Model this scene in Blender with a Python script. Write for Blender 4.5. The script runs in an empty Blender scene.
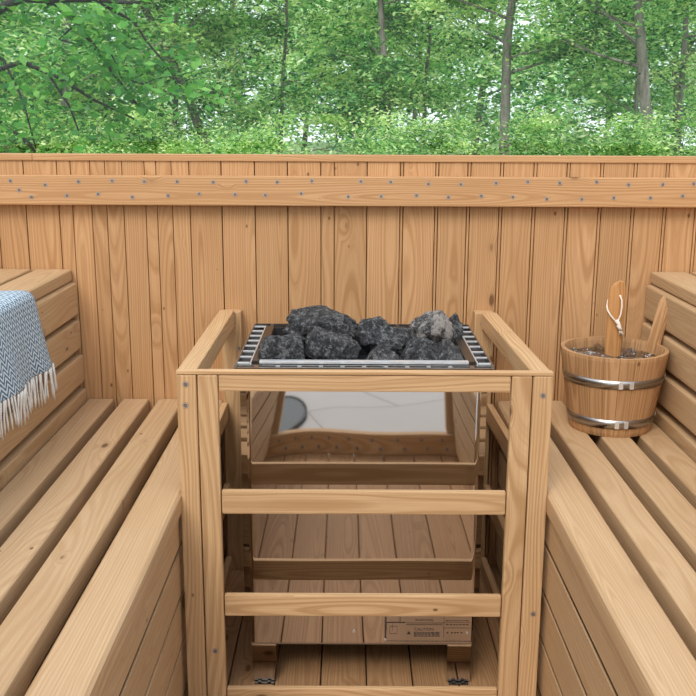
import bpy, bmesh, math, random
import numpy as np
from mathutils import Vector, Matrix, noise

random.seed(7)
S = bpy.context.scene
COL = S.collection
R = math.radians

# ------------------------------------------------------------------ camera
cam_data = bpy.data.cameras.new('camera')
cam = bpy.data.objects.new('camera', cam_data)
COL.objects.link(cam)
S.camera = cam
cam_data.sensor_fit = 'HORIZONTAL'
cam_data.sensor_width = 36.0
cam_data.lens = 950.0 / 696.0 * 36.0
cam_data.clip_start = 0.05
cam_data.clip_end = 300
pitch = math.atan(220 / 950.0)
cam.matrix_world = (Matrix.Translation((0, 0, 1.09)) @ Matrix.Rotation(R(90) - pitch, 4, 'X')
                    @ Matrix.Rotation(R(0.25), 4, 'Z'))

# ------------------------------------------------------------------ world, sun, exposure
w = bpy.data.worlds.new('sky')
S.world = w
w.use_nodes = True
nt = w.node_tree
nt.nodes.clear()
tc = nt.nodes.new('ShaderNodeTexCoord')
sx = nt.nodes.new('ShaderNodeSeparateXYZ')
rp = nt.nodes.new('ShaderNodeValToRGB')
bg = nt.nodes.new('ShaderNodeBackground')
ow = nt.nodes.new('ShaderNodeOutputWorld')
nt.links.new(tc.outputs['Generated'], sx.inputs[0])
nt.links.new(sx.outputs['Z'], rp.inputs[0])
e = rp.color_ramp.elements
e[0].position = 0.0; e[0].color = (0.80, 0.88, 0.90, 1)
e[1].position = 0.9; e[1].color = (0.66, 0.76, 0.92, 1)
nt.links.new(rp.outputs[0], bg.inputs[0])
bg.inputs[1].default_value = 1.32
nt.links.new(bg.outputs[0], ow.inputs[0])

sun_data = bpy.data.lights.new('sun', 'SUN')
sun_data.energy = 1.65
sun_data.angle = R(26)
sun_data.color = (1.0, 0.94, 0.86)
sun = bpy.data.objects.new('sun', sun_data)
COL.objects.link(sun)
sun.rotation_euler = Vector((0.26, 0.66, -0.80)).to_track_quat('-Z', 'Y').to_euler()

vs = S.view_settings
vs.view_transform = 'Standard'
vs.look = 'None'
vs.gamma = 1.0
vs.use_curve_mapping = False
vs.exposure = 0.42

# ------------------------------------------------------------------ node helpers
class NT:
    def __init__(self, name):
        self.m = bpy.data.materials.new(name)
        self.m.use_nodes = True
        self.t = self.m.node_tree
        self.t.nodes.clear()
    def n(self, typ, **kw):
        nd = self.t.nodes.new(typ)
        for k, v in kw.items():
            setattr(nd, k, v)
        return nd
    def l(self, a, b):
        self.t.links.new(a, b)
    def val(self, sock, v):
        if hasattr(v, 'is_output') or isinstance(v, bpy.types.NodeSocket):
            self.l(v, sock)
        else:
            sock.default_value = v
    def math(self, op, a, b=None, c=None, clamp=False):
        nd = self.n('ShaderNodeMath', operation=op, use_clamp=clamp)
        self.val(nd.inputs[0], a)
        if b is not None: self.val(nd.inputs[1], b)
        if c is not None: self.val(nd.inputs[2], c)
        return nd.outputs[0]
    def vmul(self, v, s):
        nd = self.n('ShaderNodeVectorMath', operation='MULTIPLY')
        self.l(v, nd.inputs[0]); nd.inputs[1].default_value = s
        return nd.outputs[0]
    def comb(self, x, y, z):
        nd = self.n('ShaderNodeCombineXYZ')
        for i, q in enumerate((x, y, z)): self.val(nd.inputs[i], q)
        return nd.outputs[0]
    def noise(self, v, scale=1.0, detail=2.0, rough=0.5, dim='3D'):
        nd = self.n('ShaderNodeTexNoise', noise_dimensions=dim)
        if dim == '1D': self.l(v, nd.inputs['W'])
        else: self.l(v, nd.inputs['Vector'])
        nd.inputs['Scale'].default_value = scale
        nd.inputs['Detail'].default_value = detail
        nd.inputs['Roughness'].default_value = rough
        return nd.outputs[0]
    def ramp(self, f, stops, interp='LINEAR'):
        nd = self.n('ShaderNodeValToRGB')
        cr = nd.color_ramp
        cr.interpolation = interp
        while len(cr.elements) < len(stops): cr.elements.new(0.5)
        for el, (p, c) in zip(cr.elements, stops):
            el.position = p
            el.color = (c[0], c[1], c[2], 1) if not isinstance(c, (int, float)) else (c, c, c, 1)
        self.val(nd.inputs[0], f)
        return nd.outputs[0]
    def mix(self, f, a, b, mode='MIX'):
        nd = self.n('ShaderNodeMix', data_type='RGBA', blend_type=mode)
        self.val(nd.inputs[0], f)
        for s_, v in ((nd.inputs[6], a), (nd.inputs[7], b)):
            if isinstance(v, tuple): s_.default_value = (v[0], v[1], v[2], 1)
            else: self.l(v, s_)
        return nd.outputs[2]
    def out(self, col, rough=0.5, metal=0.0, bump=None, bstr=0.2, bdist=0.001, spec=0.5):
        p = self.n('ShaderNodeBsdfPrincipled')
        if isinstance(col, tuple): p.inputs['Base Color'].default_value = (col[0], col[1], col[2], 1)
        else: self.l(col, p.inputs['Base Color'])
        self.val(p.inputs['Roughness'], rough)
        p.inputs['Metallic'].default_value = metal
        p.inputs['Specular IOR Level'].default_value = spec
        if bump is not None:
            b = self.n('ShaderNodeBump')
            b.inputs['Strength'].default_value = bstr
            b.inputs['Distance'].default_value = bdist
            self.l(bump, b.inputs['Height'])
            self.l(b.outputs[0], p.inputs['Normal'])
        o = self.n('ShaderNodeOutputMaterial')
        self.l(p.outputs[0], o.inputs[0])
        return self.m

def wood(name, light, dark, knot=(0.13, 0.055, 0.022), ring=1.0, knots=0.50, spec=0.3):
    """pine: reads the per-vertex 'grain' vector (u along the board, v, w across) and 'tone'"""
    g = NT(name)
    a = g.n('ShaderNodeAttribute', attribute_name='grain')
    tn = g.n('ShaderNodeAttribute', attribute_name='tone').outputs['Fac']
    sep = g.n('ShaderNodeSeparateXYZ'); g.l(a.outputs['Vector'], sep.inputs[0])
    u, v, ww = sep.outputs
    # knots
    kv = g.comb(g.math('MULTIPLY', u, 6.5), g.math('MULTIPLY', v, 15.0), g.math('MULTIPLY', ww, 4.0))
    vo = g.n('ShaderNodeTexVoronoi', feature='F1'); g.l(kv, vo.inputs['Vector']); vo.inputs['Scale'].default_value = 1.0
    csep = g.n('ShaderNodeSeparateColor'); g.l(vo.outputs['Color'], csep.inputs[0])
    pick = g.math('GREATER_THAN', csep.outputs[0], knots)
    size = g.math('MULTIPLY_ADD', csep.outputs[1], 0.11, 0.03)
    kd = g.math('DIVIDE', vo.outputs['Distance'], size)
    kmask = g.math('MULTIPLY', g.ramp(kd, [(0.55, 1.0), (1.0, 0.0)]), pick)
    khalo = g.math('MULTIPLY', g.ramp(g.math('MULTIPLY', kd, 0.35), [(0.0, 1.0), (1.0, 0.0)]), pick)
    # pin knots and nail dots
    kv2 = g.comb(g.math('MULTIPLY', u, 16.0), g.math('MULTIPLY', v, 26.0), g.math('MULTIPLY', ww, 4.0))
    vo2 = g.n('ShaderNodeTexVoronoi', feature='F1'); g.l(kv2, vo2.inputs['Vector']); vo2.inputs['Scale'].default_value = 1.0
    cs2 = g.n('ShaderNodeSeparateColor'); g.l(vo2.outputs['Color'], cs2.inputs[0])
    pin = g.math('MULTIPLY', g.ramp(vo2.outputs['Distance'], [(0.055, 1.0), (0.10, 0.0)]), g.math('GREATER_THAN', cs2.outputs[0], 0.74))
    # growth rings
    wob = g.math('MULTIPLY_ADD', g.noise(g.comb(g.math('MULTIPLY', u, 1.6), g.math('MULTIPLY', v, 7), g.math('MULTIPLY', ww, 7)), 1.0, 2.0), 0.034, -0.017)
    w2 = g.math('ADD', ww, g.math('MULTIPLY_ADD', g.noise(u, 1.1, 1.0, 0.5, '1D'), 0.06, -0.03))
    r = g.math('SQRT', g.math('ADD', g.math('MULTIPLY', v, v), g.math('MULTIPLY', w2, w2)))
    r = g.math('ADD', r, wob)
    r = g.math('ADD', r, g.math('MULTIPLY', khalo, 0.012))
    rn = g.noise(r, 260.0, 3.0, 0.7, '1D')
    rn2 = g.math('SINE', g.math('MULTIPLY', r, 1300.0))
    rings = g.math('MULTIPLY_ADD', rn2, 0.20, rn, )
    rings = g.ramp(rings, [(0.36, 0.0), (0.78, 1.0)])
    fib = g.noise(g.comb(g.math('MULTIPLY', u, 5), g.math('MULTIPLY', v, 420), g.math('MULTIPLY', ww, 420)), 1.0, 2.0, 0.6)
    blot = g.noise(g.comb(g.math('MULTIPLY', u, 3.5), g.math('MULTIPLY', v, 12), g.math('MULTIPLY', ww, 12)), 1.0, 3.0, 0.55)
    col = g.mix(g.math('MULTIPLY', rings, 0.72 * ring), light, dark)
    col = g.mix(g.ramp(fib, [(0.38, 0.0), (0.72, 0.45)]), col, dark)
    col = g.mix(g.ramp(blot, [(0.45, 0.0), (0.8, 0.35)]), col, dark)
    br = g.math('MULTIPLY_ADD', tn, 0.24, 0.88)
    col = g.mix(1.0, col, g.comb(br, br, g.math('MULTIPLY_ADD', tn, 0.28, 0.85)), 'MULTIPLY')
    col = g.mix(g.math('MULTIPLY', g.math('POWER', khalo, 2.0), 0.45), col, tuple(0.6 * q for q in dark))
    col = g.mix(g.math('MULTIPLY', kmask, 0.85), col, knot)
    col = g.mix(g.math('MULTIPLY', pin, 0.85), col, knot)
    hgt = g.math('SUBTRACT', g.math('MULTIPLY', fib, 0.6), g.math('MULTIPLY', rings, 0.5))
    return g.out(col, 0.62, 0.0, hgt, 0.25, 0.0012, spec)

M = {}
M['wall'] = wood('pine_wall', (0.57, 0.325, 0.155), (0.38, 0.185, 0.07))
M['bench'] = wood('pine_bench', (0.54, 0.36, 0.20), (0.40, 0.23, 0.105), ring=0.7, knots=0.58)
M['guard'] = wood('pine_guard', (0.585, 0.38, 0.20), (0.375, 0.205, 0.085), knots=0.55)
M['floor'] = wood('pine_floor', (0.42, 0.24, 0.115), (0.26, 0.13, 0.055))
M['bucket'] = wood('larch_staves', (0.52, 0.30, 0.145), (0.33, 0.165, 0.065), ring=1.2, knots=1.1)
M['ladle'] = wood('oiled_ladle_wood', (0.55, 0.27, 0.09), (0.36, 0.15, 0.045), knots=1.1, spec=0.5)

g = NT('mirror_steel')
M['mirror'] = g.out((0.56, 0.52, 0.485), 0.03, 1.0)
g = NT('brushed_steel')
geo = g.n('ShaderNodeTexCoord').outputs['Object']
M['steel'] = g.out((0.40, 0.38, 0.36), g.math('MULTIPLY_ADD', g.noise(g.vmul(geo, (40, 40, 400)), 1.0, 2), 0.2, 0.2), 1.0)
g = NT('guide_steel')
M['guide'] = g.out((0.16, 0.14, 0.12), 0.38, 1.0)
g = NT('bright_steel_edge')
M['bright'] = g.out((0.80, 0.80, 0.80), 0.35, 0.7)
g = NT('dark_steel')
M['darksteel'] = g.out((0.10, 0.092, 0.085), 0.35, 1.0)
g = NT('black_cavity')
M['black'] = g.out((0.012, 0.012, 0.013), 0.6)  # flat black, also stands in for shade in the rim slots
g = NT('label_print')
M['print'] = g.out((0.05, 0.035, 0.03), 0.6)
g = NT('label_plate')
M['plate'] = g.out((0.50, 0.47, 0.45), 0.22, 1.0)
g = NT('screw_steel')
M['screw'] = g.out((0.40, 0.34, 0.30), 0.4, 0.5)
g = NT('screw_shadow_hole')
M['hole'] = g.out((0.10, 0.045, 0.02), 0.9)  # dark brown carries the shade of the screw recesses

# stones
def stone_mat(name, base, vein, amt):
    g = NT(name)
    oc = g.n('ShaderNodeTexCoord').outputs['Object']
    n1 = g.noise(oc, 28, 6, 0.7)
    fine = g.noise(oc, 85, 5, 0.9)
    v1 = g.n('ShaderNodeTexVoronoi', feature='DISTANCE_TO_EDGE')
    wv = g.n('ShaderNodeVectorMath', operation='ADD')
    nz = g.n('ShaderNodeTexNoise'); g.l(oc, nz.inputs['Vector']); nz.inputs['Scale'].default_value = 40
    sc = g.vmul(nz.outputs['Color'], (0.03, 0.03, 0.03))
    g.l(oc, wv.inputs[0]); g.l(sc, wv.inputs[1])
    g.l(wv.outputs[0], v1.inputs['Vector']); v1.inputs['Scale'].default_value = 34
    col = g.mix(g.ramp(n1, [(0.35, 0.0), (0.7, 1.0)]), tuple(0.35 * q for q in base), base)
    vm = g.math('MULTIPLY', g.ramp(v1.outputs[0], [(0.0, 1.0), (0.07, 0.0)]), g.ramp(g.noise(oc, 17, 3), [(0.45, 0.0), (0.62, 1.0)]))
    col = g.mix(g.math('MULTIPLY', vm, amt), col, vein)
    col = g.mix(g.ramp(fine, [(0.52, 0.0), (0.60, 0.9)]), col, vein)
    col = g.mix(g.ramp(fine, [(0.38, 0.9), (0.48, 0.0)]), col, (0.008, 0.008, 0.009))
    if amt > 0.8:
        pt = g.ramp(g.noise(g.vmul(oc, (1, 1, 0.4)), 36, 5, 0.75), [(0.46, 0.0), (0.56, 1.0)])
        col = g.mix(g.math('MULTIPLY', pt, 0.8), col, vein)
    return g.out(col, 0.55, 0.0, g.noise(oc, 70, 10, 0.8), 1.0, 0.02, 0.5)
M['stone'] = stone_mat('dark_peridotite', (0.075, 0.077, 0.080), (0.36, 0.36, 0.35), 0.5)
M['stone_grey'] = stone_mat('grey_peridotite', (0.13, 0.13, 0.13), (0.36, 0.35, 0.33), 0.6)
M['stone_veined'] = stone_mat('veined_stone', (0.11, 0.11, 0.11), (0.60, 0.54, 0.48), 0.9)

# blanket
g = NT('woven_throw')
uv = g.n('ShaderNodeUVMap').outputs[0]
sp = g.n('ShaderNodeSeparateXYZ'); g.l(uv, sp.inputs[0])
zz = g.math('PINGPONG', g.math('MULTIPLY', sp.outputs[0], 1.0), 0.012)
di = g.math('ADD', g.math('MULTIPLY', zz, 1.3), sp.outputs[1])
st = g.math('SINE', g.math('MULTIPLY_ADD', g.noise(uv, 130, 3), 2.5, g.math('MULTIPLY', di, 520.0)))
st = g.math('MULTIPLY_ADD', g.noise(uv, 420, 2), 0.8, g.math('MULTIPLY', st, 0.5))
cc = g.ramp(st, [(0.0, (0.09, 0.14, 0.19)), (0.45, (0.34, 0.45, 0.54)), (1.0, (0.82, 0.88, 0.90))])
M['throw'] = g.out(cc, 0.95, 0.0, st, 0.6, 0.0015, 0.1)
g = NT('fringe_yarn')
M['yarn'] = g.out((0.80, 0.75, 0.68), 0.95, 0, None, spec=0.1)
g = NT('cotton_cord')
M['cord'] = g.out((0.78, 0.66, 0.54), 0.9, 0, None, spec=0.1)

# water / clear ice in the bucket
g = NT('rippled_water')
gl = g.n('ShaderNodeBsdfGlass'); gl.inputs['IOR'].default_value = 1.33; gl.inputs['Roughness'].default_value = 0.02
oc = g.n('ShaderNodeTexCoord').outputs['Object']
b = g.n('ShaderNodeBump'); b.inputs['Strength'].default_value = 0.7; b.inputs['Distance'].default_value = 0.004
g.l(g.noise(oc, 60, 3), b.inputs['Height']); g.l(b.outputs[0], gl.inputs['Normal'])
o = g.n('ShaderNodeOutputMaterial'); g.l(gl.outputs[0], o.inputs[0])
M['water'] = g.m

# window glass
g = NT('window_glass')
tr = g.n('ShaderNodeBsdfTransparent'); tr.inputs[0].default_value = (0.96, 0.98, 0.97, 1)
gs = g.n('ShaderNodeBsdfGlossy'); gs.inputs['Roughness'].default_value = 0.01
fr = g.n('ShaderNodeFresnel'); fr.inputs[0].default_value = 1.25
mx = g.n('ShaderNodeMixShader'); g.l(fr.outputs[0], mx.inputs[0]); g.l(tr.outputs[0], mx.inputs[1]); g.l(gs.outputs[0], mx.inputs[2])
o = g.n('ShaderNodeOutputMaterial'); g.l(mx.outputs[0], o.inputs[0])
M['glass'] = g.m

# outdoors
def leaf_mat(name, dark, mid, light, trans=0.42):
    g = NT(name)
    tn = g.n('ShaderNodeAttribute', attribute_name='tone').outputs['Fac']
    c = g.ramp(tn, [(0.0, dark), (0.5, mid), (1.0, light)])  # ramp ends put sunlit highlight and shade into the leaf colour
    d = g.n('ShaderNodeBsdfDiffuse'); g.l(c, d.inputs[0])
    t = g.n('ShaderNodeBsdfTranslucent')
    g.l(g.mix(1.0, c, (1.15, 1.2, 0.7), 'MULTIPLY'), t.inputs[0])
    m = g.n('ShaderNodeMixShader'); m.inputs[0].default_value = trans
    g.l(d.outputs[0], m.inputs[1]); g.l(t.outputs[0], m.inputs[2])
    gl = g.n('ShaderNodeBsdfGlossy'); gl.inputs['Roughness'].default_value = 0.45
    m2 = g.n('ShaderNodeMixShader'); m2.inputs[0].default_value = 0.02
    g.l(m.outputs[0], m2.inputs[1]); g.l(gl.outputs[0], m2.inputs[2])
    o = g.n('ShaderNodeOutputMaterial'); g.l(m2.outputs[0], o.inputs[0])
    return g.m
M['leaf_near'] = leaf_mat('leaf_near', (0.03, 0.13, 0.03), (0.10, 0.34, 0.06), (0.34, 0.62, 0.15))
M['leaf_mid'] = leaf_mat('leaf_mid', (0.03, 0.13, 0.045), (0.23, 0.54, 0.16), (0.85, 0.95, 0.48))
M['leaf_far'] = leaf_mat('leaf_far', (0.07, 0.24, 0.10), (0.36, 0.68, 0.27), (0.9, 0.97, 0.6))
M['leaf_shrub'] = leaf_mat('leaf_shrub', (0.05, 0.18, 0.05), (0.32, 0.60, 0.18), (0.82, 0.92, 0.45))
g = NT('bark')
oc = g.n('ShaderNodeTexCoord').outputs['Object']
bn = g.noise(g.vmul(oc, (22, 22, 5)), 1.0, 5, 0.7)
M['bark'] = g.out(g.ramp(bn, [(0.3, (0.09, 0.075, 0.06)), (0.7, (0.38, 0.33, 0.28))]), 0.9, 0, bn, 0.6, 0.01)
M_barks = {'bark': M['bark']}
g = NT('bark_dark')
M['bark_dark'] = g.out((0.035, 0.03, 0.025), 0.9)
g = NT('forest_ground')
oc = g.n('ShaderNodeTexCoord').outputs['Object']
M['ground'] = g.out(g.ramp(g.noise(oc, 1.3, 6, 0.7), [(0.3, (0.06, 0.11, 0.035)), (0.7, (0.22, 0.30, 0.10))]), 0.95)
# pale stone paving with joints
g = NT('pale_paving')
oc = g.n('ShaderNodeTexCoord').outputs['Object']
mp = g.n('ShaderNodeMapping'); g.l(oc, mp.inputs[0]); mp.inputs['Rotation'].default_value = (0, 0, R(24))
bk = g.n('ShaderNodeTexBrick'); g.l(mp.outputs[0], bk.inputs['Vector'])
bk.offset = 0.5
bk.inputs['Scale'].default_value = 1.0; bk.inputs['Brick Width'].default_value = 0.9; bk.inputs['Row Height'].default_value = 0.45
bk.inputs['Mortar Size'].default_value = 0.006
bk.inputs['Color1'].default_value = (0.47, 0.45, 0.425, 1); bk.inputs['Color2'].default_value = (0.50, 0.48, 0.455, 1)
bk.inputs['Mortar'].default_value = (0.30, 0.28, 0.26, 1)
M['paving'] = g.out(g.mix(g.ramp(g.noise(oc, 7, 4), [(0.3, 0.0), (0.8, 0.3)]), bk.outputs[0], (0.38, 0.355, 0.33)), 0.8)
g = NT('grey_felt')
M['felt'] = g.out((0.16, 0.175, 0.18), 0.95)
g = NT('black_rubber')
M['rubber'] = g.out((0.02, 0.02, 0.022), 0.6)

# ------------------------------------------------------------------ object helpers
def link(name, me, mat, parent=None, kind=None, label=None):
    if mat is not None and len(me.materials) == 0: me.materials.append(mat)
    o = bpy.data.objects.new(name, me)
    COL.objects.link(o)
    if parent: o.parent = parent
    if kind: o['kind'] = kind
    if label: o['label'] = label
    return o

def tag(o, label, cat, group=None, kind=None):
    o['label'] = label; o['category'] = cat
    if group: o['group'] = group
    if kind: o['kind'] = kind
    return o

def thing(name, label, cat, loc, group=None, rz=0.0):
    o = bpy.data.objects.new(name, None)
    o.empty_display_size = 0.05
    COL.objects.link(o)
    o.location = loc
    o.rotation_euler = (0, 0, rz)
    return tag(o, label, cat, group)

def new_bm():
    bm = bmesh.new()
    bm.verts.layers.float_vector.new('grain')
    bm.verts.layers.float.new('tone')
    return bm

def finish(bm, name, mat, parent=None, kind=None, label=None, smooth=False, origin=None):
    if origin is not None:
        bmesh.ops.translate(bm, verts=bm.verts, vec=-Vector(origin))
    me = bpy.data.meshes.new(name)
    bmesh.ops.recalc_face_normals(bm, faces=bm.faces)
    bm.to_mesh(me); bm.free()
    if smooth:
        me.polygons.foreach_set('use_smooth', [True] * len(me.polygons))
    o = link(name, me, mat, parent, kind, label)
    if origin is not None: o.location = origin
    return o

def board(bm, lo, hi, axis, bev=0.003, seg=2, mat4=None, tone=None, ringc=None):
    """a bevelled plank from lo to hi, grain along axis, appended to bm with its own grain offset"""
    lo = Vector(lo); hi = Vector(hi)
    t = bmesh.new()
    gl_ = t.verts.layers.float_vector.new('grain'); tl_ = t.verts.layers.float.new('tone')
    c = (lo + hi) / 2; d = hi - lo
    bmesh.ops.create_cube(t, size=1.0, matrix=Matrix.Translation(c) @ Matrix.Diagonal((d.x, d.y, d.z, 1)))
    if bev > 0:
        bmesh.ops.bevel(t, geom=list(t.edges), offset=min(bev, min(d) * 0.45), segments=seg, affect='EDGES', profile=0.6)
    ax = {'x': 0, 'y': 1, 'z': 2}[axis]
    oth = [i for i in range(3) if i != ax]
    off = (random.uniform(0, 40), random.uniform(-0.035, 0.035), random.choice((-1, 1)) * random.uniform(0.012, 0.07))
    if d[oth[0]] < d[oth[1]]: oth = oth[::-1]      # v = wide direction, w = thin
    if ringc: off = ringc
    tv = random.uniform(0.15, 0.85) if tone is None else tone
    for v in t.verts:
        p = v.co
        v[gl_] = (p[ax] + off[0], p[oth[0]] - c[oth[0]] + off[1], p[oth[1]] - c[oth[1]] + off[2])
        v[tl_] = tv
    if mat4 is not None: bmesh.ops.transform(t, matrix=mat4, verts=t.verts)
    me = bpy.data.meshes.new('tmp'); t.to_mesh(me); t.free()
    bm.from_mesh(me); bpy.data.meshes.remove(me)

def plank(name, lo, hi, axis, mat, parent=None, bev=0.003, seg=2, mat4=None, tone=None, kind=None, label=None, base=(0, 0, 0)):
    bm = new_bm()
    b_ = Vector(base)
    board(bm, Vector(lo) - b_, Vector(hi) - b_, axis, bev, seg, mat4, tone)
    return finish(bm, name, mat, parent, kind, label)

def cyl(bm, p0, p1, r0, r1=None, n=16, caps=True):
    r1 = r0 if r1 is None else r1
    p0 = Vector(p0); p1 = Vector(p1); d = p1 - p0
    q = d.to_track_quat('Z', 'Y').to_matrix().to_4x4()
    bmesh.ops.create_cone(bm, cap_ends=caps, segments=n, radius1=r0, radius2=r1, depth=d.length,
                          matrix=Matrix.Translation((p0 + p1) / 2) @ q)

def tube(bm, pts, rad, n=8, close=False):
    pts = [Vector(p) for p in pts]
    if not hasattr(rad, '__len__'): rad = [rad] * len(pts)
    rings = []
    up = Vector((0, 0, 1))
    N = len(pts)
    prev = None
    for i, p in enumerate(pts):
        a = pts[(i - 1) % N] if (close or i > 0) else p
        b_ = pts[(i + 1) % N] if (close or i < N - 1) else p
        t = (b_ - a).normalized()
        if prev is None:
            s = t.cross(up)
            if s.length < 0.05: s = t.cross(Vector((1, 0, 0)))
        else:
            s = prev - t * prev.dot(t)
        s.normalize(); prev = s
        q = t.cross(s)
        rings.append([bm.verts.new(p + (s * math.cos(2 * math.pi * k / n) + q * math.sin(2 * math.pi * k / n)) * rad[i]) for k in range(n)])
    m = N if close else N - 1
    for i in range(m):
        A = rings[i]; B = rings[(i + 1) % N]
        for k in range(n):
            bm.faces.new((A[k], A[(k + 1) % n], B[(k + 1) % n], B[k]))
    if not close:
        bm.faces.new(rings[0][::-1]); bm.faces.new(rings[-1])

def lathe(bm, prof, n=48, c=(0, 0, 0), a0=0.0, a1=2 * math.pi, close=True):
    rings = []
    k = n if close else n + 1
    for (r, z) in prof:
        rings.append([bm.verts.new((c[0] + r * math.cos(a0 + (a1 - a0) * i / n), c[1] + r * math.sin(a0 + (a1 - a0) * i / n), c[2] + z)) for i in range(k)])
    for i in range(len(prof) - 1):
        for j in range(n):
            j2 = (j + 1) % k
            bm.faces.new((rings[i][j], rings[i][j2], rings[i + 1][j2], rings[i + 1][j]))
    return rings

def screw_at(parent, p, axis='y', r=0.0036, base=(0, 0, 0), sign=-1):
    """countersunk screw: steel head, dark disc and cross coloured as shaded recesses"""
    b_ = Vector(base); p = Vector(p) - b_
    ax = {'x': Vector((1, 0, 0)), 'y': Vector((0, 1, 0)), 'z': Vector((0, 0, 1))}[axis] * sign
    bm = bmesh.new()
    cyl(bm, p - ax * 0.004, p + ax * 0.0005, r * 1.55, n=14)
    for f in bm.faces: f.material_index = 1
    k = len(bm.faces)
    cyl(bm, p - ax * 0.003, p + ax * 0.0011, r, r * 0.8, n=12)
    bm.faces.ensure_lookup_table()
    for f in bm.faces[k:]: f.material_index = 0
    k = len(bm.faces)
    s1 = ax.orthogonal().normalized(); s2 = ax.cross(s1)
    for s_ in (s1, s2):
        t_ = ax.cross(s_)
        mt = Matrix((s_, t_, ax)).transposed().to_4x4()
        bmesh.ops.create_cube(bm, size=1, matrix=Matrix.Translation(p + ax * 0.0009) @ mt @ Matrix.Diagonal((r * 1.1, r * 0.3, 0.0008, 1)))
    bm.faces.ensure_lookup_table()
    for f in bm.faces[k:]: f.material_index = 1
    me = bpy.data.meshes.new('screw'); bm.to_mesh(me); bm.free()
    me.materials.append(M['screw']); me.materials.append(M['hole'])
    return link('screw', me, None, parent)

# ------------------------------------------------------------------ the setting
CX = 0.031                      # centre line of the cabin
YB = 2.25                       # back wall face
YF = 0.31                       # front wall inner face
XL, XR = CX - 1.12, CX + 1.12

# back wall: tongue and groove boards
seams = [XL - .03, -1.05, -0.972, -0.894, -0.826, -0.759, -0.681, -0.649, -0.604, -0.569, -0.529, -0.477, -0.45, -0.414, -0.373, -0.298, -0.22, -0.143,
         -0.065, -0.034, 0.043, 0.121, 0.203, 0.278, 0.354, 0.432, 0.509, 0.587, 0.665, 0.74, 0.815, 0.89, 0.968, 1.046, XR + .03]
bm = new_bm()
seams = sorted(seams + [q + 0.0068 for q in seams if 0.11 < q < 1.0])
for a_, b_ in zip(seams[:-1], seams[1:]):
    wj = 0.0006 if (b_ - a_) < 0.06 else 0.0010
    board(bm, (a_ + wj, YB, 0.0), (b_ - wj, YB + 0.022, 1.014), 'z', 0.0022, 2)
board(bm, (XL - .03, YB + 0.018, 0.0), (XR + .03, YB + 0.032, 1.012), 'x', 0, 1, tone=0.0)
finish(bm, 'wall_back', M['wall'], None, 'structure')
# cap strip on the wall
bm = new_bm()
board(bm, (XL - .03, YB - 0.004, 1.0135), (-0.735, YB + 0.045, 1.029), 'x', 0.002)
board(bm, (-0.7345, YB - 0.004, 1.0135), (XR + .03, YB + 0.045, 1.029), 'x', 0.002)
finish(bm, 'trim_1', M['wall'], None, 'structure')
# the screwed rail
bm = new_bm()
board(bm, (XL, YB - 0.028, 0.913), (XR, YB - 0.0005, 0.981), 'x', 0.003, 2, tone=0.6, ringc=(3.0, 0.012, 0.03))
rail = finish(bm, 'trim_2', M['wall'], None, 'structure')
SC = [(-0.781, 0.968), (-0.762, 0.947), (-0.701, 0.959), (-0.624, 0.967), (-0.546, 0.969), (-0.472, 0.968), (-0.735, 0.931), (-0.652, 0.935),
      (-0.58, 0.939), (-0.501, 0.932), (-0.396, 0.968), (-0.313, 0.967), (-0.237, 0.969), (-0.165, 0.968), (-0.085, 0.971), (-0.418, 0.936),
      (-0.346, 0.94), (-0.263, 0.939), (-0.193, 0.938), (-0.11, 0.942), (0.028, 0.97), (0.097, 0.969), (0.184, 0.965), (0.259, 0.964), (0.34, 0.968),
      (0.413, 0.971), (0.075, 0.936), (0.157, 0.939), (0.231, 0.935), (0.307, 0.938), (0.38, 0.936), (0.487, 0.969), (0.572, 0.971), (0.646, 0.965),
      (0.725, 0.966), (0.796, 0.968), (0.459, 0.932), (0.54, 0.932), (0.614, 0.935), (0.699, 0.935), (0.773, 0.94), (-0.001, 0.935)]
for x, z in SC: screw_at(rail, (x, YB - 0.028, z), 'y', 0.0034)

# side walls
for side, X, s in (('left', XL, -1), ('right', XR, 1)):
    bm = new_bm()
    y = YF
    while y < YB - 0.01:
        y2 = min(y + 0.0782, YB)
        board(bm, (min(X, X + s * .022), y + .001, 0), (max(X, X + s * .022), y2 - .001, 1.014), 'z', 0.0022)
        y = y2
    board(bm, (min(X + s * .016, X + s * .032), YF, 0), (max(X + s * .016, X + s * .032), YB, 1.012), 'y', 0)
    finish(bm, 'wall_' + side, M['wall'], None, 'structure')
    plank('trim_%d' % (3 if s < 0 else 4), (min(X - s * .004, X + s * .045), YF - .04, 1.0135), (max(X - s * .004, X + s * .045), YB - .005, 1.029), 'y', M['wall'], kind='structure', bev=.002)

# front wall with the doorway, behind the camera
DX0, DX1 = CX - 0.315, CX + 0.315
bm = new_bm()
for x0, x1 in ((XL - .03, DX0 - .075), (DX1 + .075, XR + .03)):
    k = max(1, round((x1 - x0) / 0.078)); st_ = (x1 - x0) / k
    for i in range(k):
        board(bm, (x0 + i * st_ + .001, YF - .022, 0), (x0 + (i + 1) * st_ - .001, YF, 1.014), 'z', .0022)
finish(bm, 'wall_front', M['wall'], None, 'structure')
for i, (x0, x1) in enumerate(((XL - .03, DX0 - .077), (DX1 + .077, XR + .03))):
    plank('trim_%d' % (5 + i), (x0, YF - .045, 1.0145), (x1, YF + .004, 1.029), 'x', M['wall'], kind='structure', bev=.002)
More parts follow.
